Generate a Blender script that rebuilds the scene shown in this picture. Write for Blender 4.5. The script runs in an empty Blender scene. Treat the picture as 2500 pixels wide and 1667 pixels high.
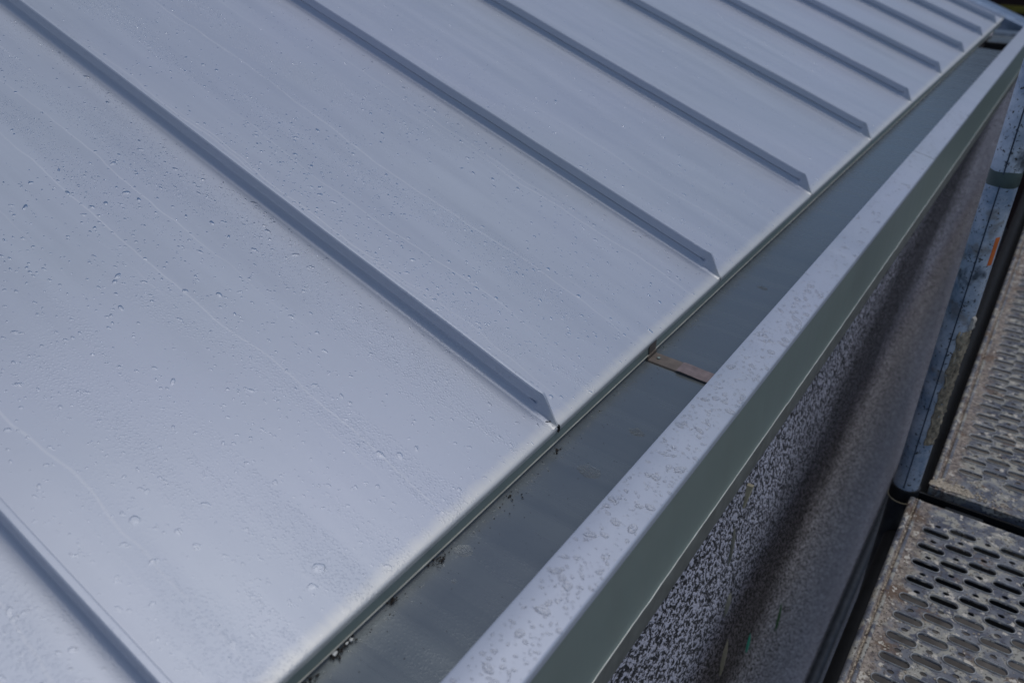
import bpy, bmesh, math, random
from mathutils import Vector, Matrix, noise
random.seed(7)
R = math.radians
scene = bpy.context.scene
CZ = 7.0                       # camera height above the ground

# ------------------------------------------------------------------ camera
cam_d = bpy.data.cameras.new('camera'); cam = bpy.data.objects.new('camera', cam_d)
scene.collection.objects.link(cam); scene.camera = cam
cam_d.sensor_width = 36.0; cam_d.lens = 36.0 * 1943.3 / 2500.0
cam_d.clip_start = 0.02; cam_d.clip_end = 600
pit, yaw, rol = 0.521209, 0.605964, R(0.146)
Fv = Vector((-math.sin(yaw)*math.cos(pit), math.cos(yaw)*math.cos(pit), -math.sin(pit)))
Rv = Vector((math.cos(yaw), math.sin(yaw), 0)); Uv = Rv.cross(Fv)
R2 = Rv*math.cos(rol)+Uv*math.sin(rol); U2 = -Rv*math.sin(rol)+Uv*math.cos(rol)
M = Matrix((R2, U2, -Fv)).transposed().to_4x4(); M.translation = Vector((0, 0, CZ))
cam.matrix_world = M
cam_d.dof.use_dof = True; cam_d.dof.focus_distance = 1.02; cam_d.dof.aperture_fstop = 5.0

# ------------------------------------------------------------------ light
SUN_EL, SUN_AZ = R(75), R(50)      # azimuth from +Y towards +X
world = bpy.data.worlds.new('World'); scene.world = world; world.use_nodes = True
wn = world.node_tree; bg = wn.nodes['Background']
sky = wn.nodes.new('ShaderNodeTexSky'); sky.sky_type = 'NISHITA'; sky.sun_disc = False
sky.sun_elevation = SUN_EL; sky.sun_rotation = SUN_AZ
sky.air_density = 1.0; sky.dust_density = .4; sky.ozone_density = 4.5
wn.links.new(sky.outputs[0], bg.inputs[0]); bg.inputs[1].default_value = 0.064
sd = bpy.data.lights.new('sun', 'SUN'); sd.energy = 1.28; sd.angle = R(50); sd.color = (1, .965, .92)
sun = bpy.data.objects.new('sun', sd); scene.collection.objects.link(sun)
sv = Vector((math.sin(SUN_AZ)*math.cos(SUN_EL), math.cos(SUN_AZ)*math.cos(SUN_EL), math.sin(SUN_EL)))
sun.rotation_euler = sv.to_track_quat('Z', 'Y').to_euler(); sun.location = (0, 0, 20)
scene.view_settings.view_transform = 'Standard'; scene.view_settings.look = 'None'
scene.view_settings.gamma = 1; scene.view_settings.exposure = 0.1
scene.cycles.max_bounces = 8

# ------------------------------------------------------------------ geometry frame
TH = R(20.3956); EX, EZ = -0.3963, -0.5647       # eave line relative to the camera
ct, st = math.cos(TH), math.sin(TH)
def W(x, y, z): return Vector((x, y, z + CZ))
def roof(u, y, h=0.0): return Vector((EX - u*ct + h*st, y, EZ + u*st + h*ct + CZ))

# ------------------------------------------------------------------ helpers
COL = scene.collection
def empty(name, loc, label=None, cat=None, group=None, kind=None):
    o = bpy.data.objects.new(name, None); COL.objects.link(o); o.location = loc
    o.empty_display_size = .05
    return tag(o, label, cat, group, kind)
def tag(o, label=None, cat=None, group=None, kind=None):
    if label: o['label'] = label
    if cat: o['category'] = cat
    if group: o['group'] = group
    if kind: o['kind'] = kind
    return o
class MB:
    def __init__(s): s.v = []; s.f = []
    def add(s, vs, fs):
        b = len(s.v); s.v += [Vector(v) for v in vs]; s.f += [tuple(i+b for i in f) for f in fs]
    def quad(s, a, b, c, d): s.add([a, b, c, d], [(0, 1, 2, 3)])
    def box(s, lo, hi):
        x0, y0, z0 = lo; x1, y1, z1 = hi
        s.add([W(x, y, z) for z in (z0, z1) for x, y in ((x0, y0), (x1, y0), (x1, y1), (x0, y1))],
              [(0, 3, 2, 1), (4, 5, 6, 7), (0, 1, 5, 4), (1, 2, 6, 5), (2, 3, 7, 6), (3, 0, 4, 7)])
    def loft(s, rings, closed=False, cap=False):
        n = len(rings[0]); b = len(s.v)
        for r in rings: s.v += [Vector(p) for p in r]
        for i in range(len(rings)-1):
            for j in range(n if closed else n-1):
                k = (j+1) % n
                s.f.append((b+i*n+j, b+i*n+k, b+(i+1)*n+k, b+(i+1)*n+j))
        if cap:
            s.f.append(tuple(b+j for j in range(n))[::-1]); m = b+(len(rings)-1)*n
            s.f.append(tuple(m+j for j in range(n)))
    def tube(s, p0, p1, r, n=32, cap=True, steps=1, rf=None):
        p0, p1 = Vector(p0), Vector(p1); d = (p1-p0).normalized()
        a = d.orthogonal().normalized(); c = d.cross(a)
        rings = []
        for i in range(steps+1):
            t = i/steps; q = p0.lerp(p1, t)
            rings.append([q + (a*math.cos(2*math.pi*j/n)+c*math.sin(2*math.pi*j/n))*(r if rf is None else rf(t, j/n)) for j in range(n)])
        s.loft(rings, True, cap)
    def build(s, name, mat, parent=None, smooth=True, ang=35, bevel=0):
        me = bpy.data.meshes.new(name)
        org = Vector((0, 0, 0))
        if parent is not None: org = base_of(parent)
        me.from_pydata([v-org for v in s.v], [], s.f)
        bm = bmesh.new(); bm.from_mesh(me); bmesh.ops.recalc_face_normals(bm, faces=bm.faces)
        if bevel: bmesh.ops.bevel(bm, geom=[e for e in bm.edges if e.is_manifold and e.calc_face_angle(0) > .6], offset=bevel, segments=2, affect='EDGES', profile=.5)
        bm.to_mesh(me); bm.free()
        if smooth:
            me.polygons.foreach_set('use_smooth', [True]*len(me.polygons))
            me.set_sharp_from_angle(angle=R(ang))
        me.materials.append(mat); me.update()
        o = bpy.data.objects.new(name, me); COL.objects.link(o)
        if parent is not None: o.parent = parent
        return o
def base_of(o):
    p = Vector(o.location)
    while o.parent is not None: o = o.parent; p += Vector(o.location)
    return p

# ------------------------------------------------------------------ materials
def mat(name):
    m = bpy.data.materials.new(name); m.use_nodes = True
    nt = m.node_tree; b = nt.nodes['Principled BSDF']
    return m, nt, b
def N(nt, t, **k):
    n = nt.nodes.new(t)
    for a, v in k.items():
        if a in n.inputs: n.inputs[a].default_value = v
        else: setattr(n, a, v)
    return n
def L(nt, a, b): nt.links.new(a, b)
def mapped(nt, scale, rot=(0, 0, 0)):
    tc = N(nt, 'ShaderNodeTexCoord'); r = N(nt, 'ShaderNodeMapping'); r.inputs['Rotation'].default_value = rot
    s = N(nt, 'ShaderNodeMapping'); s.inputs['Scale'].default_value = scale
    L(nt, tc.outputs['Object'], r.inputs[0]); L(nt, r.outputs[0], s.inputs[0]); return s.outputs[0]
def noise_n(nt, vec, scale, detail=4, rough=.55, dist=0):
    n = N(nt, 'ShaderNodeTexNoise'); n.inputs['Scale'].default_value = scale; n.inputs['Detail'].default_value = detail
    n.inputs['Roughness'].default_value = rough; n.inputs['Distortion'].default_value = dist
    if vec is not None: L(nt, vec, n.inputs['Vector'])
    return n.outputs['Fac']
def ramp(nt, fac, stops, interp='LINEAR'):
    r = N(nt, 'ShaderNodeValToRGB'); e = r.color_ramp.elements; r.color_ramp.interpolation = interp
    while len(e) < len(stops): e.new(.5)
    for k, (p, c) in enumerate(stops):
        e[k].position = p; e[k].color = (c, c, c, 1) if not hasattr(c, '__len__') else (*c, 1)
    L(nt, fac, r.inputs[0]); return r.outputs[0]
def mix(nt, fac, a, b, mode='MIX'):
    n = N(nt, 'ShaderNodeMix', data_type='RGBA', blend_type=mode)
    for sock, v in ((0, fac), (6, a), (7, b)):
        if hasattr(v, 'links'): L(nt, v, n.inputs[sock])
        else: n.inputs[sock].default_value = v if sock == 0 else (*v, 1)
    return n.outputs[2]
def mth(nt, op, a, b=None, c=None):
    n = N(nt, 'ShaderNodeMath', operation=op)
    for i, v in enumerate((a, b, c)):
        if v is None: continue
        if hasattr(v, 'links'): L(nt, v, n.inputs[i])
        else: n.inputs[i].default_value = v
    return n.outputs[0]
def bump(nt, b, h, strength, dist, prev=None):
    n = N(nt, 'ShaderNodeBump'); n.inputs['Strength'].default_value = strength; n.inputs['Distance'].default_value = dist
    L(nt, h, n.inputs['Height'])
    if prev is not None: L(nt, prev, n.inputs['Normal'])
    L(nt, n.outputs[0], b.inputs['Normal']); return n.outputs[0]

METAL_COL = (.478, .514, .578)
def sheet_metal(name, slope=0.0, wet=True, marks=True, dirt=0.0, col=METAL_COL, metallic=.28, rough=.45, coat=.12, dew=.5):
    m, nt, b = mat(name)
    # x along the fall of the sheet, y along the eaves
    v = mapped(nt, (1, 1, 1), (0, slope, 0))
    vs = N(nt, 'ShaderNodeMapping'); vs.inputs['Scale'].default_value = (.45, 7, 1); L(nt, v, vs.inputs[0])
    streak = noise_n(nt, vs.outputs[0], 3, 5, .6, .3)
    blot = noise_n(nt, v, 2.2, 3, .5)
    c = mix(nt, ramp(nt, streak, [(.3, 0.0), (.75, 1.0)]), tuple(x*.95 for x in col), tuple(x*1.04 for x in col))
    c = mix(nt, ramp(nt, blot, [(.35, 0.0), (.7, 1.0)]), c, tuple(x*1.03 for x in (col[0], col[1]*.985, col[2]*1.02)), 'MIX')
    rr = N(nt, 'ShaderNodeMapRange'); rr.inputs[1].default_value = .3; rr.inputs[2].default_value = .75
    rr.inputs[3].default_value = rough-.05; rr.inputs[4].default_value = rough+.07
    L(nt, streak, rr.inputs[0]); ro = rr.outputs[0]
    if marks:
        # dried water runs: thin wandering lines down the slope
        sp = N(nt, 'ShaderNodeSeparateXYZ'); L(nt, v, sp.inputs[0])
        wn1 = N(nt, 'ShaderNodeMapping'); wn1.inputs['Scale'].default_value = (3.2, 1.2, 1); L(nt, v, wn1.inputs[0])
        line = None
        for fq, hw, of in ((6.0, .006, .0), (9.0, .007, .37)):
            yy = mth(nt, 'ADD', sp.outputs[1], mth(nt, 'MULTIPLY', mth(nt, 'SUBTRACT', noise_n(nt, wn1.outputs[0], 1.3, 4, .5), .5), .075))
            f_ = mth(nt, 'ADD', mth(nt, 'MULTIPLY', yy, fq), of); idn = mth(nt, 'FLOOR', f_)
            wh = N(nt, 'ShaderNodeTexWhiteNoise', noise_dimensions='1D'); L(nt, idn, wh.inputs['W'])
            d = mth(nt, 'ABSOLUTE', mth(nt, 'ADD', mth(nt, 'SUBTRACT', mth(nt, 'SUBTRACT', f_, idn), .5), mth(nt, 'MULTIPLY', mth(nt, 'SUBTRACT', wh.outputs[0], .5), .7)))
            ln = ramp(nt, d, [(0.0, 1.0), (hw, .7), (hw*1.9, 0.0)])
            cb = N(nt, 'ShaderNodeCombineXYZ'); L(nt, mth(nt, 'MULTIPLY', sp.outputs[0], 1.3), cb.inputs[0]); L(nt, mth(nt, 'MULTIPLY', idn, 7.31), cb.inputs[1])
            gate = ramp(nt, noise_n(nt, cb.outputs[0], 1.0, 3), [(.50, 0.0), (.60, 1.0)])
            ln = mth(nt, 'MULTIPLY', ln, gate); line = ln if line is None else mth(nt, 'MAXIMUM', line, ln)
        c = mix(nt, mth(nt, 'MULTIPLY', line, .42), c, (.70, .71, .74))
        ro = mth(nt, 'ADD', ro, mth(nt, 'MULTIPLY', line, .06))
    if slope:
        tcx = N(nt, 'ShaderNodeTexCoord'); dp = N(nt, 'ShaderNodeVectorMath', operation='DOT_PRODUCT'); dp.inputs[1].default_value = (-math.cos(slope), 0, math.sin(slope))
        L(nt, tcx.outputs['Object'], dp.inputs[0])
        ve_ = N(nt, 'ShaderNodeMapping'); ve_.inputs['Scale'].default_value = (12, 60, 12); L(nt, v, ve_.inputs[0])
        q = mth(nt, 'ADD', dp.outputs['Value'], mth(nt, 'MULTIPLY', mth(nt, 'SUBTRACT', noise_n(nt, ve_.outputs[0], 2, 3), .5), .010))
        sheen_stn = ramp(nt, q, [(.005, 1.0), (.020, 0.0)])
        c = mix(nt, mth(nt, 'MULTIPLY', sheen_stn, .7), c, (.76, .74, .67))  # bright sky reflection at the eave painted in, with drying marks
    if dirt:
        dn = noise_n(nt, v, 160, 4, .7); ds = ramp(nt, dn, [(.66, 0.0), (.72, 1.0)])
        dl = ramp(nt, noise_n(nt, v, 9, 3), [(.45, 0.0), (.7, 1.0)])
        c = mix(nt, mth(nt, 'MULTIPLY', mth(nt, 'MULTIPLY', ds, dl), dirt), c, (.06, .055, .05))
    L(nt, c, b.inputs['Base Color']); L(nt, ro, b.inputs['Roughness'])
    b.inputs['Metallic'].default_value = metallic
    b.inputs['Coat Weight'].default_value = coat; b.inputs['Coat Roughness'].default_value = .12
    fine = noise_n(nt, v, 38, 3, .5)
    p = bump(nt, b, fine, .05, .002)
    if wet:
        band = N(nt, 'ShaderNodeMapping'); band.inputs['Scale'].default_value = (1.0, 8, 1); L(nt, v, band.inputs[0])
        bm_ = ramp(nt, noise_n(nt, band.outputs[0], 2.3, 4, .6, .5), [(.47, 0.0), (.60, 1.0)])
        big = ramp(nt, noise_n(nt, v, 1.3, 2), [(.38, 0.0), (.55, 1.0)])
        vo = N(nt, 'ShaderNodeTexVoronoi'); vo.inputs['Scale'].default_value = 330; L(nt, v, vo.inputs['Vector'])
        vo.inputs['Randomness'].default_value = 1
        dome = ramp(nt, vo.outputs['Distance'], [(0.0, 1.0), (.28, .75), (.45, 0.0)])
        hh = mth(nt, 'MULTIPLY', dome, mth(nt, 'MULTIPLY', bm_, big))
        bump(nt, b, hh, dew, .0008, p)
    return m
M_roof = sheet_metal('roof_sheet', slope=TH)
M_seam = sheet_metal('seam_sheet', slope=TH, marks=False)
M_cap = sheet_metal('coping_sheet', wet=False, marks=False)
M_gut = sheet_metal('gutter_sheet', wet=True, marks=False, dirt=.9, col=(.215, .24, .245), rough=.26, coat=0, metallic=.6, dew=.12)
M_fascia = sheet_metal('fascia_sheet', wet=False, marks=False, col=(.285, .345, .305), rough=.45)

def simple(name, col, rough=.6, metallic=0, nscale=30, var=.25, bstr=.2, bdist=.002):
    m, nt, b = mat(name); v = mapped(nt, (1, 1, 1))
    n = noise_n(nt, v, nscale, 5, .6)
    c = mix(nt, ramp(nt, n, [(.3, 0.0), (.7, 1.0)]), tuple(x*(1-var) for x in col), tuple(min(1, x*(1+var)) for x in col))
    L(nt, c, b.inputs['Base Color']); b.inputs['Roughness'].default_value = rough; b.inputs['Metallic'].default_value = metallic
    if bstr: bump(nt, b, n, bstr, bdist)
    return m
M_black = simple('black_steel', (.018, .019, .021), .55, .3)
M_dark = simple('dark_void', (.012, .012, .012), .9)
M_hemlight = simple('light_sealant', (.62, .60, .52), .5)
M_tape = simple('tape_brown', (.14, .112, .09), .5, 0, 60)
M_tape2 = simple('tape_pink', (.20, .155, .15), .5, 0, 90)
M_orange = simple('orange_paint', (.75, .17, .03), .5)
M_band = simple('band_green', (.06, .09, .085), .45)
M_stub = simple('stub_wood', (.40, .35, .24), .8)
M_verge = simple('verge_sheet', (.30, .38, .50), .35, .6)
M_crumb = simple('mortar_crumb', (.42, .36, .28), .9, 0, 200, .5, .5)
M_white = simple('white_crumb', (.75, .75, .70), .8)
M_litter = simple('litter', (.025, .02, .016), .9)
M_brick = simple('dark_brick', (.022, .008, .007), .9, 0, 6, .4)
M_olive = simple('olive_band', (.17, .14, .015), .8)

def galv(name, dirt=.5):
    m, nt, b = mat(name); v = mapped(nt, (1, 1, 1))
    a = noise_n(nt, v, 22, 6, .65); k = noise_n(nt, v, 9, 4, .6, .4); s = noise_n(nt, v, 140, 4, .7)
    c = mix(nt, ramp(nt, a, [(.35, 0.0), (.65, 1.0)]), (.24, .32, .44), (.60, .66, .75))
    c = mix(nt, ramp(nt, k, [(.60, 0.0), (.68, 1.0)]), c, (.09, .11, .14))
    c = mix(nt, ramp(nt, s, [(.58, 0.0), (.64, 1.0)]), c, (.05, .05, .055))
    c = mix(nt, mth(nt, 'MULTIPLY', ramp(nt, noise_n(nt, v, 14, 5, .6), [(.58, 0.0), (.64, 1.0)]), dirt), c, (.22, .17, .11))
    L(nt, c, b.inputs['Base Color']); b.inputs['Metallic'].default_value = .25
    L(nt, ramp(nt, a, [(.3, .55), (.7, .4)]), b.inputs['Roughness'])
    bump(nt, b, s, .25, .001)
    return m
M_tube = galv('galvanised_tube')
M_tubedark = simple('shaded_tube', (.05, .058, .07), .5, .3, 40, .4)

def deck_mat():
    m, nt, b = mat('galvanised_deck'); v = mapped(nt, (1, 1, 1))
    a = noise_n(nt, v, 18, 5, .6); k = noise_n(nt, v, 26, 6, .62, .3); s = noise_n(nt, v, 170, 4, .7); g = noise_n(nt, v, 70, 5, .7)
    c = mix(nt, ramp(nt, a, [(.4, 0.0), (.62, 1.0)]), (.10, .11, .145), (.27, .275, .285))           # zinc
    c = mix(nt, ramp(nt, k, [(.50, 0.0), (.56, 1.0)]), c, (.42, .40, .34))                        # cement splashes
    tc = N(nt, 'ShaderNodeTexCoord'); sx = N(nt, 'ShaderNodeSeparateXYZ'); L(nt, tc.outputs['Object'], sx.inputs[0])
    edge = mth(nt, 'SUBTRACT', 1.0, mth(nt, 'MULTIPLY', sx.outputs[0], 16.0))                      # sand packed along the rim
    gx = ramp(nt, mth(nt, 'MULTIPLY', sx.outputs[0], 10.0), [(.075, .35), (.10, 1.0), (.155, 1.0), (.175, .55), (.215, .55), (.235, 1.0)])
    ed = mth(nt, 'MULTIPLY', mth(nt, 'ADD', mth(nt, 'MULTIPLY', edge, .55), mth(nt, 'MULTIPLY', g, .9)), gx)
    c = mix(nt, mth(nt, 'MULTIPLY', ramp(nt, ed, [(.50, 0.0), (.70, 1.0)]), .85), c, mix(nt, ramp(nt, noise_n(nt, v, 90, 5, .7), [(.4, 0.0), (.6, 1.0)]), (.14, .10, .075), (.46, .38, .31)))
    c = mix(nt, ramp(nt, s, [(.56, 0.0), (.62, 1.0)]), c, (.07, .06, .055))
    c = mix(nt, ramp(nt, noise_n(nt, v, 12, 5, .65), [(.56, 0.0), (.62, .8)]), c, (.16, .095, .055))
    c = mix(nt, ramp(nt, noise_n(nt, v, 48, 5, .65), [(.59, 0.0), (.62, 1.0)]), c, (.66, .61, .52))
    c = mix(nt, 1.0, c, (.86, .86, .87), 'MULTIPLY')
    L(nt, c, b.inputs['Base Color']); b.inputs['Roughness'].default_value = .62; b.inputs['Metallic'].default_value = .12
    p = bump(nt, b, k, .35, .002); bump(nt, b, s, .4, .0015, p)
    return m
M_deck = deck_mat()
M_lip = simple('lip_zinc', (.40, .40, .39), .5, .2, 60, .4)

def wall_mat():
    m, nt, b = mat('roughcast'); v = mapped(nt, (1, .42, 1.1), (R(48), 0, 0))
    w = N(nt, 'ShaderNodeTexNoise'); w.inputs['Scale'].default_value = 60; L(nt, v, w.inputs['Vector'])
    vv = N(nt, 'ShaderNodeVectorMath', operation='MULTIPLY_ADD'); vv.inputs[1].default_value = (.012,)*3
    L(nt, w.outputs['Color'], vv.inputs[0]); L(nt, v, vv.inputs[2])
    n = noise_n(nt, vv.outputs[0], 160, 4, .6)
    n2 = noise_n(nt, v, 330, 2)
    g = mth(nt, 'ADD', mth(nt, 'MULTIPLY', n, .85), mth(nt, 'MULTIPLY', n2, .15))
    c = ramp(nt, g, [(.42, (.025, .024, .024)), (.485, (.15, .14, .15)), (.55, (.74, .70, .77))])  # speckle paints the lit grains and shaded pits of the roughcast
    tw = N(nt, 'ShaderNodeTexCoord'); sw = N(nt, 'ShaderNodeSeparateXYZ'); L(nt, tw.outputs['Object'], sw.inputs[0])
    # darker band running at a slant across the render
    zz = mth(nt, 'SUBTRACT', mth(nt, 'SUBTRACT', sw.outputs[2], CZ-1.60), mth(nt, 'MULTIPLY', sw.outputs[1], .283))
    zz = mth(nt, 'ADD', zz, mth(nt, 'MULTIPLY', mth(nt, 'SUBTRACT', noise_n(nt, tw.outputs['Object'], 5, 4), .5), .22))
    darkband = ramp(nt, mth(nt, 'ABSOLUTE', zz), [(.10, 1.0), (.34, 0.0)])
    darkband_c = mix(nt, mth(nt, 'MULTIPLY', darkband, .9), (1, 1, 1), (.10, .09, .10))
    big = noise_n(nt, v, 2.5, 4); c = mix(nt, ramp(nt, big, [(.35, 0.0), (.7, .35)]), c, (.13, .12, .13))
    c = mix(nt, 1.0, c, darkband_c, 'MULTIPLY')
    L(nt, c, b.inputs['Base Color']); b.inputs['Roughness'].default_value = .9
    bump(nt, b, g, .9, .006)
    return m
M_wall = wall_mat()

def ground_mat():
    m, nt, b = mat('ground_litter'); v = mapped(nt, (1, 1, 1))
    n = noise_n(nt, v, 9, 6, .7); k = noise_n(nt, v, 28, 4, .6)
    c = mix(nt, ramp(nt, n, [(.35, 0.0), (.65, 1.0)]), (.10, .095, .09), (.17, .16, .145))
    c = mix(nt, ramp(nt, k, [(.55, 0.0), (.62, 1.0)]), c, (.20, .20, .12))
    L(nt, c, b.inputs['Base Color']); b.inputs['Roughness'].default_value = .95; bump(nt, b, n, .6, .05)
    return m
M_ground = ground_mat()

def water_mat(name='water', share=.35):
    m, nt, b = mat(name)
    b.inputs['Base Color'].default_value = (1, 1, 1, 1); b.inputs['Roughness'].default_value = .18
    b.inputs['IOR'].default_value = 1.33; b.inputs['Transmission Weight'].default_value = 1
    tr_ = N(nt, 'ShaderNodeBsdfTransparent'); gl = N(nt, 'ShaderNodeBsdfGlossy'); gl.inputs['Roughness'].default_value = .22
    fr = N(nt, 'ShaderNodeFresnel'); fr.inputs['IOR'].default_value = 1.25
    m1 = N(nt, 'ShaderNodeMixShader'); L(nt, fr.outputs[0], m1.inputs[0]); L(nt, tr_.outputs[0], m1.inputs[1]); L(nt, gl.outputs[0], m1.inputs[2])
    m2 = N(nt, 'ShaderNodeMixShader'); m2.inputs[0].default_value = share; L(nt, m1.outputs[0], m2.inputs[1]); L(nt, b.outputs[0], m2.inputs[2])
    L(nt, m2.outputs[0], nt.nodes['Material Output'].inputs[0])
    return m
M_water = water_mat(); M_water2 = water_mat('water_coping', .68)

# ------------------------------------------------------------------ ground, wall
g = MB(); g.quad(W(-150, -150, -CZ), W(150, -150, -CZ), W(150, 150, -CZ), W(-150, 150, -CZ))
tag(g.build('ground', M_ground, smooth=False), kind='structure')

WALLX = -.245
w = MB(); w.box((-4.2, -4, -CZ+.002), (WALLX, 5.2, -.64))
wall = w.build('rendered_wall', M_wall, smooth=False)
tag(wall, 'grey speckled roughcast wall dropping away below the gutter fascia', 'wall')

# ------------------------------------------------------------------ the metal roof
SEAMS = [-1.36, -.85, -.33, .1745, .672, 1.180, 1.683, 2.186, 2.674, 3.165, 3.640, 4.113, 4.545]
VERGE = 4.742; RU = 3.6
roof_t = empty('metal_roof', roof(0, 2.0), 'pale blue-grey standing seam metal roof beaded with rain', 'roof')
edges_ = [-1.9] + SEAMS + [VERGE]
def wob(u, y, k=None):
    if k is None:
        k = max(i for i in range(len(edges_)) if edges_[i] <= y)
    t = (y-edges_[k])/(edges_[k+1]-edges_[k]); ph = 13.7*k
    e = min(1, t*6, (1-t)*6); e2 = min(1, max(0, (u-.02)/.12))
    return (.0012*noise.noise(Vector((u*2.2+ph, y*5, 0)))+.00025*noise.noise(Vector((u*6+ph, y*9, 3))))*e*e2
for k in range(len(edges_)-1):
    y0, y1 = edges_[k]+.0016, edges_[k+1]-.0016
    p = MB(); rings = []
    us = [-1]+[.015, .03]+[.05*i for i in range(1, 29)]+[1.5+.1*i for i in range(int((RU-1.5)/.1)+1)]
    ny = 24
    for j in range(ny+1):
        t = j/ny; y = y0+(y1-y0)*t; ring = []
        for u, hh in ((.003, -.0225), (0, -.0215), (-.0003, -.006), (0, -.0036), (.0005, -.0022), (.0014, -.0013), (.0028, -.0007), (.0048, -.00025), (.008, 0)):
            ring.append(roof(u, y, hh))
        for u in us[1:]:
            ring.append(roof(u, y, wob(u, y, k)))
        rings.append(ring)
    p.loft(rings)
    p.build('roof_panel', M_roof, roof_t, ang=60)
def seam(y0, k):
    prof = [(-.014, -.0004), (-.0095, .0002), (-.0072, .0012), (-.0058, .0030), (-.0042, .0080), (-.0034, .0124), (-.0004, .0128), (-.0004, .0146), (-.0054, .0144), (-.0064, .0152),
            (-.0056, .0195), (-.0058, .0285), (-.0046, .0302), (-.0020, .0306), (.0008, .0304), (.0018, .0292), (.0020, .0150), (.0018, .0040), (.0026, .0014), (.0045, .0002), (.008, -.0004)]
    rs = []
    st_ = [(.002, .02), (.008, .16), (.014, .34), (.021, .56), (.029, .82), (.0345, .97), (.0375, 1.0), (.043, 1.0)]
    for u, sg in st_:                                   # folded-down end: a closed wedge, the lip dying into its top corner
        ring = []; wd = .35+.65*min(1, u/.035); lipk = 0 if u < .036 else (.35 if u < .04 else .8)
        for i, (v, h) in enumerate(prof):
            if i < 3 or i > 17: vv, hh = v*(.5+.5*wd), h
            elif i <= 12:
                t_ = (i-3)/9; vw = (-.0056+.0026*t_)*wd; hw = .003*sg+(.0302-.003)*sg*t_
                vv, hh = vw+(v-vw)*lipk, hw+(h-hw)*lipk
            else: vv, hh = v*wd, min(h, .0304)*sg
            ring.append(roof(u, y0+vv, hh))
        rs.append(ring)
    u = .049; ph = random.uniform(0, 99)
    while u < RU:
        dj = .0007*noise.noise(Vector((u*7, ph, 0))); dv = .0011*noise.noise(Vector((u*3.1, ph, 5)))
        ff = min(1, (u-.04)/.1)
        ring = []
        for i, (v, h) in enumerate(prof):
            hh = h + (dj*ff if h > .012 else 0) + (.0005*noise.noise(Vector((u*31, ph, 9))) if 6 <= i <= 8 else 0)
            ring.append(roof(u, y0+v+(dv*ff if h > .003 else 0), hh))
        rs.append(ring); u += .022 if y0 < 2 else .08
    m_ = MB(); m_.loft(rs); m_.f.append(tuple(range(len(prof))))
    return m_.build('seam', M_seam, roof_t, ang=32)
for k, y0 in enumerate(SEAMS): seam(y0, k)
# underlay below the pans (dark felt) and verge upstand
fl = MB(); fl.quad(roof(.012, -1.9, -.012), roof(.012, VERGE-.01, -.012), roof(RU, VERGE-.01, -.012), roof(RU, -1.9, -.012))
fl.build('underlay', M_dark, roof_t)
ve = MB()
vp = [(-.012, .0), (-.006, .0006), (-.002, .006), (0, .014), (.002, .014), (.003, .0), (.003, -.05)]
ve.loft([[roof(u, VERGE+.001+a, h) for a, h in vp] for u in (.0, .5, 1, 2, RU)])
ve.build('verge_trim', M_seam, roof_t)

# ------------------------------------------------------------------ gutter
GY0, GY1 = -1.9, 4.02
gut = empty('box_gutter', W(-.33, 2, -.62), 'grey metal box gutter running along the roof edge with wet bottom', 'gutter')
def yloft(prof, y0, y1, name, m, parent, step=.25, jit=0, **kw):
    mb = MB(); n = max(1, int((y1-y0)/step)); rs = []
    for i in range(n+1):
        y = y0+(y1-y0)*i/n
        rs.append([W(x+jit*noise.noise(Vector((y*2, 0, 1))), y, z+jit*noise.noise(Vector((y*2.3, 7, z*.1)))) for x, z in prof])
    mb.loft(rs); return mb.build(name, m, parent, **kw)
yloft([(-.4015, -.57), (-.4008, -.5905), (-.3990, -.5930), (-.3955, -.5938), (-.36, -.5955), (-.32, -.598), (-.26, -.6015), (-.2365, -.603), (-.2335, -.602), (-.2325, -.598), (-.2325, -.559)],
      GY0, GY1, 'trough', M_gut, gut, step=.12, jit=0)
yloft([(-.4000, -.568), (-.3996, -.5872)], GY0, VERGE, 'back_flashing', M_fascia, gut, jit=.0004)
yloft([(-.3999, -.5872), (-.3988, -.5868), (-.3984, -.5876), (-.3988, -.5886)], GY0, VERGE, 'sealant_bead', M_hemlight, gut, step=.03, jit=.0009)
# far end of the gutter: sump opening, end piece, rounded rim; recess shade painted black
e_ = MB(); e_.box((-.401, 4.02, -.70), (-.2330, 4.25, -.66)); e_.build('sump_shade', M_dark, gut)
e_ = MB(); e_.box((-.3985, 4.24, -.70), (-.2330, 4.26, -.6015)); e_.build('sump_back_shade', M_dark, gut)
e_ = MB()
e_.loft([[W(x, y, z) for y, z in ((4.262, -.65), (4.262, -.601), (4.40, -.6005), (4.46, -.600))] for x in (-.3985, -.2330)])
e_.build('end_floor', M_gut, gut)
e_ = MB()
e_.loft([[W(x, y, z) for y, z in ((4.462, -.6), (4.47, -.588), (4.50, -.581), (4.53, -.583), (4.55, -.592), (4.56, -.65))] for x in (-.3985, -.34, -.2330)])
e_.build('end_roll', simple('end_roll_sheet', (.12, .155, .20), .45, .3), gut)
e_ = MB(); e_.box((-.3985, 4.57, -.66), (-.2330, 5.2, -.64)); e_.build('end_shade', M_dark, gut)
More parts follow.
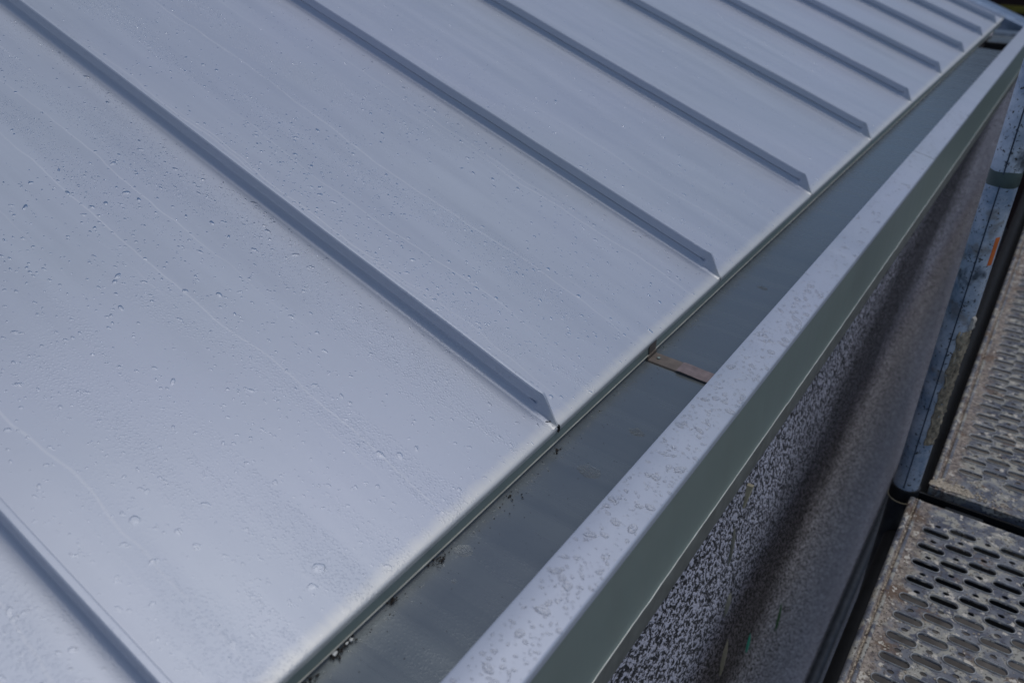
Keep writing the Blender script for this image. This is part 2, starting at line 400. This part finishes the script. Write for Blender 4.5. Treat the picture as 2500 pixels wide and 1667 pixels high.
# coping over the outer gutter edge, in two lengths with a lapped joint
cap_prof = [(-.2767, -.556), (-.2779, -.5445), (-.2771, -.5408), (-.2745, -.5400), (-.250, -.5461), (-.2320, -.5506), (-.2303, -.5511), (-.2290, -.5517), (-.2281, -.5526), (-.2276, -.5537), (-.2274, -.560)]
cap_back = [(-.2700, -.556)] + cap_prof
for (a, b_, off) in ((GY0, 2.0490, 0.0), (2.0535, VERGE+.02, -.0006)):
    yloft([(x, z+off) if i < 8 else (x+off*.7, z+off) for i, (x, z) in enumerate(cap_prof)], a, b_, 'coping', M_cap, gut, step=.2, jit=0, ang=38)
cl = MB(); cl.loft([[W(x, y, z-.004) for x, z in cap_prof[2:7]] for y in (2.0, 2.1)]); cl.build('joint_cleat', M_dark, gut)
yloft([(-.2279, -.5585), (-.2276, -.62), (-.2276, -.672), (-.2270, -.6775), (-.2262, -.6792), (-.2258, -.6806), (-.2268, -.6818), (-.2309, -.6812)], GY0, VERGE+.02, 'fascia', M_fascia, gut, step=.1, jit=.0003)
yloft([(-.2308, -.681), (-.2311, -.7365), (-.2322, -.7385), (-.2450, -.7380)], GY0, VERGE+.02, 'drip_strip', simple('drip_strip_sheet', (.27, .27, .24), .5, .2), gut, step=.3)
# hem along the fascia foot, dented in places
h = MB(); rs = []; y = GY0
while y < 4.7:
    d = .0022*max(0, noise.noise(Vector((y*21, 3, 0)))) + .0004*noise.noise(Vector((y*70, 5, 0)))
    rs.append([W(-.2260+d*.2+.0010*math.cos(a), y, -.6800-d+.0011*math.sin(a)) for a in [2*math.pi*i/8 for i in range(8)]])
    y += .006 if y < 2.2 else .03
h.loft(rs, True); h.build('fascia_hem', simple('bare_hem', (.62, .62, .56), .45, .3), gut)
# strap across the trough with tape
br = MB(); y0, y1 = .914, .942
br.box((-.3975, y0, -.5925), (-.3960, y1, -.5860))
pr = [(-.3975, -.5908), (-.3955, -.5914), (-.36, -.5932), (-.32, -.5958), (-.26, -.5993), (-.234, -.601)]
br.loft([[W(x, y, z-dz) for x, z in pr] for y, dz in ((y0, .0016), (y0+.001, 0), (y1-.001, 0), (y1, .0016))])
bro = br.build('strap', M_tape, gut)
tp = MB(); tp.loft([[W(x, y, z+.0012+.0005*math.sin(x*300)) for x, z in ((-.352, -.5937), (-.345, -.5930), (-.32, -.5950), (-.28, -.5975), (-.25, -.599))] for y in (y0-.001, y0+.006, y0+.017, y1-.002)])
tp.build('tape', M_tape2, bro)
rv = MB(); rv.tube(W(-.386, .928, -.5922), W(-.386, .928, -.5898), .0026, 14); rv.build('rivet', M_fascia, bro, bevel=.0005)
cr = MB(); cr.box((-.3994, .921, -.586), (-.3982, .943, -.571)); cr.build('strap_tail', M_tape, bro)

# ------------------------------------------------------------------ verge flashing and dark building beyond
vb = MB(); a0, a1 = 4.90, 5.06
rs = []
for u in (-.6, -.2, .4, 1.2, RU):
    rs.append([roof(u, y, hh) for y, hh in ((a0, -.09), (a0, -.012), (a0+.012, .004), (a0+.08, .010), (a1-.012, .006), (a1, -.008), (a1, -.2))])
vb.loft(rs); v_o = vb.build('verge_flashing', M_verge)
tag(v_o, 'blue-grey metal edge flashing beyond the far end of the roof', 'flashing')
bd = empty('dark_building', W(0, 11, -CZ), 'nearly black building behind the far roof corner with an olive band', 'building')
bb = MB(); bb.box((-6, 9, -CZ+.002), (9, 14, .6)); bb.build('wall', M_brick, bd)
bb = MB(); bb.box((-6, 8.96, -1.0), (9, 8.998, -.947)); bb.build('band', M_olive, bd)

# ------------------------------------------------------------------ scaffold
TX, TY, TR = -.0597, 1.5219, .02415
sc = empty('scaffold_standard', W(TX, TY, -CZ), 'weathered blue-grey scaffold tube rising between the walkways and the wall', 'scaffold tube')
t = MB(); t.tube(W(TX, TY, -1.075), W(TX, TY, 1.6), TR, 48, True, 60, lambda tt, a: TR*(1+.006*math.sin(tt*90+a*20)))
t.build('tube', M_tube, sc)
t = MB(); t.tube(W(TX, TY, -CZ+.002), W(TX, TY, -1.105), TR*1.01, 40); t.build('lower_tube', M_tubedark, sc)  # tube carries on darker: shade under the walkway put into its colour
t = MB(); t.tube(W(TX, TY, -1.106), W(TX, TY, -1.075), TR+.0035, 40); t.build('collar', M_black, sc)
t = MB(); rg = []
for i in range(49):
    a = 2*math.pi*i/48; rg.append([W(TX+(TR+.0035+.0013*math.cos(b))*math.cos(a), TY+(TR+.0035+.0013*math.cos(b))*math.sin(a), -1.106+.0013*math.sin(b)) for b in [0, 1.26, 2.51, 3.77, 5.03]])
t.loft(rg, True); t.build('rim', M_stub, sc)
def around(a0, a1, z0, z1, r, name, m, irregular=0, n=14, nz=10):
    mb = MB(); rings = []
    for k in range(nz+1):
        z = z0+(z1-z0)*k/nz
        lo = a0+irregular*noise.noise(Vector((z*40, 1, 0))); hi = a1+irregular*noise.noise(Vector((z*40, 9, 0)))
        ring = []
        for i in range(n+1):
            a = lo+(hi-lo)*i/n; e = min(i, n-i, k, nz-k)
            rr_ = r if e > 0 else TR-.0008
            if irregular and e > 0: rr_ = r+.0035*noise.noise(Vector((a*5, z*90, 3)))+.0022*noise.noise(Vector((a*14, z*260, 8)))
            ring.append(W(TX+rr_*math.cos(a), TY+rr_*math.sin(a), z))
        rings.append(ring)
    mb.loft(rings); return mb.build(name, m, sc, ang=70)
around(-3.0, .4, -.437, -.402, TR+.0007, 'wrap_band', M_band, n=30, nz=4)
around(-.85, -.35, -.575, -.515, TR+.0005, 'paint_mark', M_orange, n=8)
around(-1.25, -.1, -.96, -.70, TR+.0018, 'cement_crust', simple('crust', (.30, .25, .18), .9, 0, 90, .6, .8, .003), irregular=.35, n=26, nz=60)
around(-.62, -.1, -.70, -.672, TR+.004, 'cement_lump', simple('crust_lump', (.5, .46, .40), .9, 0, 90, .4, .6, .003), irregular=.1, n=8, nz=6)
t = MB(); t.loft([[W(TX+(TR+rr_)*math.cos(a), TY+(TR+rr_)*math.sin(a), z) for a, rr_ in ((-1.68, -.001), (-1.66, .0006), (-1.58, .0006), (-1.56, -.001))] for z in [-1.07+.05*i for i in range(50)]])
t.build('weld_line', simple('weld', (.04, .055, .085), .5, .2), sc)

# transom and ledgers under the walkways
tr = empty('scaffold_transom', W(.4, 1.52, -1.12), 'black grimy scaffold crossbar in the gap between the two walkways', 'crossbar')
t = MB(); t.box((TX+TR, 1.496, -1.15), (1.1, 1.500, -1.098)); t.box((TX+TR, 1.500, -1.15), (1.1, 1.541, -1.135)); t.box((TX+TR, 1.541, -1.15), (1.1, 1.545, -1.098))
t.build('channel', M_black, tr)
for xx in (.02, .25):
    t = MB(); t.box((xx, 1.494, -1.108), (xx+.07, 1.520, -1.094)); t.build('hook', M_black, tr, bevel=.002)
lg = MB(); lg.tube(W(-.047, -3, -1.20), W(-.047, 1.49, -1.20), .02415, 24); lg.tube(W(-.047, 1.55, -1.20), W(-.047, 7, -1.20), .02415, 24)
tag(lg.build('scaffold_ledger', M_black), 'dark horizontal scaffold tube under the walkway edge beside the wall', 'scaffold tube')
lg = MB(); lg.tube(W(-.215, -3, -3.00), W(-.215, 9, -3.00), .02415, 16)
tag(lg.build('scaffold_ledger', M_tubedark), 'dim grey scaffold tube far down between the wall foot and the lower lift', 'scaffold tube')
lb = MB(); lb.box((-.03, 1.47, -1.262), (1.1, 1.80, -1.256)); lb.box((-.03, 1.47, -1.30), (1.1, 1.475, -1.262))
tag(lb.build('scaffold_brace', M_black), 'black steel bar glimpsed through the first slots of the nearer walkway', 'crossbar')

def slot_pts(cx, cy, l, w_, n=7):
    r = w_/2; pts = []
    for i in range(n+1):
        a = -math.pi/2+math.pi*i/n; pts.append((cx+l/2-r+r*math.cos(a), cy+r*math.sin(a)))
    for i in range(n+1):
        a = math.pi/2+math.pi*i/n; pts.append((cx-l/2+r+r*math.cos(a), cy+r*math.sin(a)))
    return pts
def deck(name_lbl, x0, ya, yb, zt, lattice_y, ends):
    root = empty('scaffold_walkway', W(x0, ya, zt), name_lbl, 'walkway', 'perforated steel scaffold walkways')
    Wd = .305
    cu = bpy.data.curves.new('plate', 'CURVE'); cu.dimensions = '2D'; cu.fill_mode = 'BOTH'
    cu.extrude = .0007; cu.bevel_depth = .0006; cu.bevel_resolution = 1
    def poly(pts):
        s = cu.splines.new('POLY'); s.points.add(len(pts)-1)
        for i, (a, b_) in enumerate(pts): s.points[i].co = (a-x0, b_-ya, 0, 1)
        s.use_cyclic_u = True
    ix0 = x0+.024; ix1 = x0+Wd-.024; lips = []
    poly([(ix0, ya), (ix1, ya), (ix1, yb), (ix0, yb)])
    for c in range(6):
        sx_ = x0+.0405+.0233+.0433*c
        if sx_+.025 > ix1-.004: break
        j = -60
        while True:
            y = lattice_y+.0500*j+(.025*c if True else 0); j += 1
            if y > yb-ends[1]: break
            if y < ya+ends[0]: continue
            poly(slot_pts(sx_, y, .0465, .0165)); lips.append(slot_pts(sx_, y, .0480, .0180))
            hx, hy = sx_, y+.0250
            if hy < yb-ends[1]-.005: poly([(hx+.0060*math.cos(2*math.pi*i/10), hy+.0046*math.sin(2*math.pi*i/10)) for i in range(10)])
    tmp = bpy.data.objects.new('tmp', cu); COL.objects.link(tmp)
    dg = bpy.context.evaluated_depsgraph_get(); me = bpy.data.meshes.new_from_object(tmp.evaluated_get(dg))
    bpy.data.objects.remove(tmp)
    me.materials.clear(); me.materials.append(M_deck); me.name = 'plate'
    o = bpy.data.objects.new('plate', me); COL.objects.link(o); o.parent = root; o.location = (0, 0, -.0018)
    mb = MB()
    for pts in lips:
        n = len(pts); cx = sum(a for a, _ in pts)/n; cy = sum(b_ for _, b_ in pts)/n; rg = []
        for i, (a, b_) in enumerate(pts):
            d = Vector((a-cx if abs(a-cx) > .015 else 0, b_-cy, 0)).normalized()
            rg.append([W(a+d.x*.0009*math.cos(q), b_+d.y*.0011*math.cos(q), zt+.0003+.0018*math.sin(q)) for q in (0, .8, 1.57, 2.35, 3.14)])
        rg.append(rg[0]); mb.loft(rg)
    lo_ = mb.build('slot_lips', M_lip, root, ang=80); lo_['kind'] = 'stuff'
    # rolled side rims: ridge, groove, inner ridge
    for sgn, xo, nm in ((1, x0, 'rim'), (-1, x0+Wd, 'rim')):
        prof = [(.0, -.055), (.0, -.004), (.0012, -.0008), (.0040, .0022), (.0085, .0026), (.0110, .0008), (.0125, -.0032), (.0145, -.0036), (.0160, .0002), (.0185, .0016), (.0215, .0010), (.0245, -.0012), (.0245, -.004)]
        mb = MB(); n = int((yb-ya)/.02)
        mb.loft([[W(xo+sgn*a, ya+(yb-ya)*i/n, zt+hh+.0006*noise.noise(Vector((a*300, i*.45, sgn)))) for a, hh in prof] for i in range(n+1)])
        mb.build(nm, M_deck, root, ang=50)
    for e0, e1 in ((ya-.002, ya+.001), (yb-.001, yb+.002)):
        mb = MB(); mb.box((x0+.001, e0, zt-.05), (x0+Wd-.001, e1, zt-.0012)); mb.build('end_plate', M_deck, root)
    return root
dk1 = deck('nearer perforated steel scaffold walkway with dirty rim and oval slots', -.0450, -.60, 1.4900, -1.08, 1.154, (.05, .045))
dk2 = deck('farther perforated steel scaffold walkway crusted with sand behind the black crossbar', -.0190, 1.550, 4.10, -1.08, 1.59, (.07, .05))
def copy_tree(o, parent, dx, lbl=None):
    c = o.copy(); COL.objects.link(c); c.parent = parent
    if parent is None: c.location = (o.location[0]+dx, o.location[1], o.location[2]); c['label'] = lbl
    for ch in o.children: copy_tree(ch, c, 0)
    return c
copy_tree(dk1, None, .32, 'unseen perforated plank added beside the nearer walkway to shade the wall')  # out-of-view planks added to shade the wall
copy_tree(dk2, None, .32, 'unseen perforated plank added beside the farther walkway to shade the wall')
# lower lift
lo = MB(); lo.box((-.02, -3, -3.12), (.62, 9, -3.08))
tag(lo.build('lower_walkway', simple('old_planks', (.13, .115, .10), .85, 0, 12, .4)), 'dim brown plank walkway one level below seen through the slots', 'walkway')

def over_slot(x, y):
    for c in range(6):
        sx_ = -.045+.0405+.0233+.0433*c; yy = (y-1.154-.025*c) % .05
        if abs(x-sx_) < .026 and (yy < .0105 or yy > .0395): return True
        if abs(x-sx_) < .008 and .018 < yy < .032: return True
    return False
# crumbs of mortar on the walkways
def stones(centres, name, m, lbl, kind='stuff', parent=None):
    mb = MB()
    for x, y, z, r in centres:
        bm = bmesh.new(); bmesh.ops.create_icosphere(bm, subdivisions=1, radius=r)
        s = Vector((random.uniform(.7, 1.4), random.uniform(.7, 1.4), random.uniform(.4, .8)))
        o = Vector((random.random()*9, random.random()*9, 0))
        mb.add([W(x, y, z)+Vector((v.co.x*s.x, v.co.y*s.y, v.co.z*s.z))*(1+.5*noise.noise(v.co*(1/r)+o)) for v in bm.verts], [tuple(v.index for v in f.verts) for f in bm.faces]); bm.free()
    o = mb.build(name, m, parent, smooth=False)
    if lbl: tag(o, lbl, 'crumbs', kind=kind)
    return o
cs = []
for i in range(260):
    x = -.018+abs(random.gauss(0, .05)); y = 1.556+abs(random.gauss(0, .012)); cs.append((x, y, -1.079, random.uniform(.0012, .0045)*(1 if x < .06 else .7)))
for i in range(160): cs.append((random.uniform(.0, .27), 1.56+random.uniform(0, .05), -1.0795, random.uniform(.0008, .0022)))
stones(cs, 'mortar_crumbs', M_crumb, 'beige mortar crumbs heaped on the near end of the farther walkway')
cs = []
for i in range(700):
    x = -.018+random.random()**1.6*.28; y = random.uniform(.85, 1.48)
    if over_slot(x, y): continue
    cs.append((x, y, -1.0796, random.uniform(.0006, .0020)))
for i in range(500):
    cs.append((-.0313+random.gauss(0, .0015), random.uniform(.7, 1.48), -1.0825, random.uniform(.0008, .0022)))
stones(cs, 'sand_grains', M_crumb, 'loose sand grains and grit scattered over the nearer walkway')

# wall marks
s_ = MB(); s_.loft([[W(WALLX-.004+x, .992+y, -.800-.006*k) for x, y in ((0, -.004), (.013-.001*k, -.003), (.014-.001*k, .003), (0, .004))] for k in range(9)], True, True)
tag(s_.build('wall_peg', M_stub), 'small beige wooden peg sticking out of the roughcast near the fascia', 'peg')
def smear(y, z, ly, lz, m, name, lbl, cat):
    mb = MB(); pts = []
    n = 18
    for i in range(n):
        a = 2*math.pi*i/n; k = 1+.45*noise.noise(Vector((math.cos(a)*1.3+y*9, math.sin(a)*1.3, z*5)))
        pts.append((y+ly*k*math.cos(a), z+lz*k*math.sin(a)))
    mb.add([W(WALLX+.0005, a, b_) for a, b_ in pts]+[W(WALLX+.0035, y+(a-y)*.6, z+(b_-z)*.6) for a, b_ in pts], [(i, (i+1) % n, n+(i+1) % n, n+i) for i in range(n)]+[tuple(range(n, 2*n))])
    tag(mb.build(name, m), lbl, cat)
M_smb = simple('old_adhesive', (.20, .19, .15), .85, 0, 80, .3); M_smg = simple('teal_fleck', (.03, .30, .22), .6); M_smg2 = simple('green_fleck', (.05, .14, .05), .8)
smear(.965, -.91, .006, .045, M_smb, 'adhesive_smear', 'upper beige adhesive streak on the roughcast wall', 'smear')
smear(1.01, -1.08, .012, .03, M_smb, 'adhesive_smear', 'middle beige adhesive patch on the roughcast in the dark band', 'smear')
smear(1.06, -1.27, .014, .045, M_smb, 'adhesive_smear', 'lowest beige adhesive patch on the roughcast beside the teal fleck', 'smear')
smear(1.249, -1.418, .010, .028, M_smg, 'paint_fleck', 'bright teal fleck on the dark part of the roughcast wall', 'fleck')
smear(1.55, -1.62, .012, .05, M_smg2, 'moss_patch', 'faint green moss patch low on the roughcast wall', 'moss')

# debris in the gutter
def clump(x, y, z, n, sp, lbl, white=0):
    root = empty('debris_clump', W(x, y, z), lbl, 'debris')
    cs = [(x+random.gauss(0, sp*.5), y+random.gauss(0, sp), z+random.uniform(0, .001), random.uniform(.0004, .0013)) for _ in range(n)]
    stones(cs, 'specks', M_litter, None, parent=root)
    if white: stones([(x+random.uniform(-.001, .002), y+random.uniform(-.003, .003), z+.0012, random.uniform(.0016, .0026)) for _ in range(white)], 'white_bits', M_white, None, parent=root)
clump(-.3975, .301, -.5915, 42, .0038, 'black debris clump with round white bit, nearest on the gutter seam', 1)
clump(-.3975, .317, -.5915, 26, .0035, 'black specks around a white flake just above the nearest clump', 2)
clump(-.3970, .376, -.5915, 24, .0035, 'small black debris on the gutter seam, midway up the near end')
clump(-.3945, .441, -.5920, 34, .006, 'brown speckled debris in the gutter below the tallest seam end')
clump(-.3965, .262, -.5920, 30, .006, 'speckled debris at the bottom edge of the picture in the gutter')
clump(-.3935, .660, -.5930, 12, .006, 'few dark specks in the gutter under the first seam end')
clump(-.3900, .560, -.5930, 14, .012, 'thin sprinkle of grit along the gutter seam')
cs = [(-.396+random.random()**1.5*.11, random.uniform(.15, 1.1), 0, random.uniform(.0003, .0007)) for _ in range(240)]
cs = [(x, y, -.5938-(x+.3955)*.063+.0004, r) for x, y, z, r in cs]
stones(cs, 'gutter_grit', M_litter, 'tiny black grit dotted over the wet gutter bottom')
# snagged black thread at the first seam end
th = MB(); pts = [roof(.016, .664, .0012), roof(.013, .6665, .0016), roof(.012, .669, .0012), roof(.006, .6715, .0012), roof(.001, .6735, .0006), roof(-.0012, .674, -.005), roof(-.0012, .6715, -.008)]
for a, b_, r in zip(pts[:-1], pts[1:], (.0004, .0006, .0005, .0006, .0008, .0013)): th.tube(a, b_, r, 8)
tag(th.build('thread', M_litter), 'short black thread hanging over the eave at the nearest seam end', 'thread')

# ------------------------------------------------------------------ water
def drops(spec, place, name, lbl, M_water=M_water):
    vs, fs = [], []
    rings = ((1.0, 0.0), (.93, .38), (.74, .72), (.42, .94))
    for (a, b_, r, el, rot, hf, irr) in spec:
        n = 9 if r < .0012 else (12 if r < .0025 else 20)
        base = len(vs); cr_, sr = math.cos(rot), math.sin(rot)
        ks = [(k, random.uniform(-irr, irr)/(k-.4), random.uniform(0, 6.28)) for k in (2, 3, 4, 5)]
        for q, hq in rings:
            for i in range(n):
                f = 2*math.pi*i/n
                rad = r*(1+sum(w_*math.cos(k*f+p) for k, w_, p in ks)*(.5+.5*q))
                x, y = rad*q*math.cos(f)*el, rad*q*math.sin(f)/math.sqrt(el)
                vs.append(place(a+x*cr_-y*sr, b_+x*sr+y*cr_, hq*r*hf-.00003))
        top = len(vs); vs.append(place(a, b_, r*hf-.00003))
        nr = len(rings)
        for q in range(nr-1):
            for i in range(n):
                j = (i+1) % n; fs.append((base+q*n+i, base+q*n+j, base+(q+1)*n+j, base+(q+1)*n+i))
        for i in range(n): fs.append((base+(nr-1)*n+i, base+(nr-1)*n+(i+1) % n, top))
    me = bpy.data.meshes.new(name); me.from_pydata(vs, [], fs)
    me.polygons.foreach_set('use_smooth', [True]*len(me.polygons)); me.materials.append(M_water)
    o = bpy.data.objects.new(name, me); COL.objects.link(o)
    return tag(o, lbl, 'water drops', kind='stuff')
def near_seam(y, m=.014): return any(abs(y-s) < m for s in SEAMS)
spec = []
def bandv(u, y): return noise.noise(Vector((u*1.1, y*9, 2)))*.7+noise.noise(Vector((u*4, y*20, 5)))*.4
tries = 0
while len(spec) < 9500 and tries < 120000:
    tries += 1
    u = random.uniform(.006, 1.5)**1.0; y = random.uniform(-.3, 2.6)
    if near_seam(y): continue
    dens = (1.0 if y < .8 else max(.12, .8-.75*(y-.8)))*(1 if u < .7 else .3)*(1 if y < 1.15 else .5)*(.6+.9*bandv(u, y))
    if random.random() > dens: continue
    q = random.random()
    r = .0008+.0009*random.random() if q < .72 else (.0015+.0011*random.random() if q < .965 else .0024+.0016*random.random())
    spec.append((u, y, r*.88, random.uniform(1, 1.7), random.gauss(0, .5), random.uniform(.20, .32), .12 if r < .0015 else .24))
for cx, cy, r, el in ((.80, .155, .0060, 1.25), (.785, .150, .005, 1.3), (.815, .185, .0055, 1.3), (.76, .30, .0055, 1.3), (.20, -.10+.35, .005, 1.1), (.835, .165, .004, 1.0), (.62, .53, .0042, 1.2), (.11, .475, .0045, 1.3), (.095, .49, .0040, 1.3), (.055, .335, .006, 1.1), (.045, .318, .0045, 1.1), (.40, .50, .004, 1.2)):
    spec.append((cx, cy, r, el, random.gauss(0, .6), .26, .2))
drops(spec, lambda a, b_, h: roof(a, b_, h+wob(a, b_)-(.0003 if a < .011 else 0)), 'roof_drops', 'rain drops of all sizes beaded over the metal roof panels')
# fine dew in streaky bands
spec = []; tries = 0
while len(spec) < 15000 and tries < 300000:
    tries += 1
    u = random.uniform(.1, 1.25); y = random.uniform(-.1, 1.1)
    if near_seam(y, .012): continue
    d = noise.noise(Vector((u*1.0, y*13, 11)))+.35*noise.noise(Vector((u*5, y*30, 3)))
    if d < .12 or random.random() > (d-.12)*4: continue
    spec.append((u, y, random.uniform(.00045, .00085), random.uniform(1, 1.3), random.uniform(-1, 1), .35, .08))
drops(spec, lambda a, b_, h: roof(a, b_, h+wob(a, b_)-(.0003 if a < .011 else 0)), 'roof_dew', 'fine dew in streaky bands on the nearest roof panels')
spec = []
for i in range(1500):
    s = random.choice([.1745, .672, .672, 1.18]); spec.append((random.uniform(.05, 1.3), s, random.uniform(.0003, .0009), 1, 0, .6, .1, random.random()))
vs_spec = [x[:7] for x in spec]; hh_ = [x[7] for x in spec]
def seam_place(i):
    pass
mbs = MB()
for (u, s, r, el, ro_, hf, irr, q) in spec:
    n = 7
    if q < .5: c0 = roof(u, s-.0012+random.uniform(-.0012, .0018), .0303); n_ = roof(0, 0, 1)-roof(0, 0, 0)
    else: c0 = roof(u, s-.0060, random.uniform(.016, .029)); n_ = Vector((0, -1, 0))
    a_ = n_.orthogonal().normalized(); b2 = n_.cross(a_)
    base = [c0+(a_*math.cos(6.283*i/n)+b2*math.sin(6.283*i/n))*r for i in range(n)]; mid = [c0+(p-c0)*.75+n_*r*.45 for p in base]
    mbs.add(base+mid+[c0+n_*r*.7], [(i, (i+1) % n, n+(i+1) % n, n+i) for i in range(n)]+[(n+i, n+(i+1) % n, 2*n) for i in range(n)])
tag(mbs.build('seam_drops', M_water), 'tiny drops clinging to the tops and sides of the nearest seams', 'water drops', kind='stuff')
# coping
def cap_place(a, b_, h):           # a across, measured from the inner edge
    t_ = min(1, max(0, a/.048)); return W(-.2745+a*.97+h*.24, b_, -.5400-a*.2415+h*.97+.0001)
spec = []
taken = []
tries = 0
while len(spec) < 1500 and tries < 30000:
    tries += 1
    y = .05+2.6*random.random()**1.25; a = random.uniform(.001, .0465)
    q = random.random(); r = .0006+.0008*random.random() if q < .5 else (.0013+.0013*random.random() if q < .86 else .0028+.0027*random.random())
    if y > 1.3: r *= .8
    if a < r or a > .048-r*.6: continue
    if any(abs(y-b)+abs(a-c) < (r+d)*1.15 for c, b, d in taken[-2000:]): continue
    if random.random() > (1 if y < 1.2 else .45): continue
    taken.append((a, y, r)); spec.append((a, y, r, random.uniform(1, 1.5), random.uniform(-1.2, 1.2)+.6, .42 if r < .002 else .32, .12 if r < .0012 else .34))
drops(spec, cap_place, 'coping_drops', 'large irregular rain drops on the pale coping beside the gutter', M_water2)
# gutter
def gut_place(a, b_, h): return W(-.3955+a, b_, -.5938-a*.063+h+.0001)
spec = []
for i in range(1500):
    a = .002+random.random()**1.4*.085; y = .1+1.9*random.random()**1.2
    spec.append((a, y, random.uniform(.0005, .0017), random.uniform(1, 1.8), random.uniform(-1.5, 1.5), .16, .3))
for a, y, r in ((.0625, .757, .011), (.052, .655, .014), (.056, .69, .006), (.070, .86, .007), (.066, .835, .006), (.068, .885, .006), (.012, .468, .009), (.03, .43, .006), (.05, 1.25, .010), (.02, .27, .007)):
    spec.append((a, y, r, 1.15, random.uniform(-.5, .5), .07, .32))
drops(spec, gut_place, 'gutter_water', 'flat puddles and shallow drops on the gutter bottom')
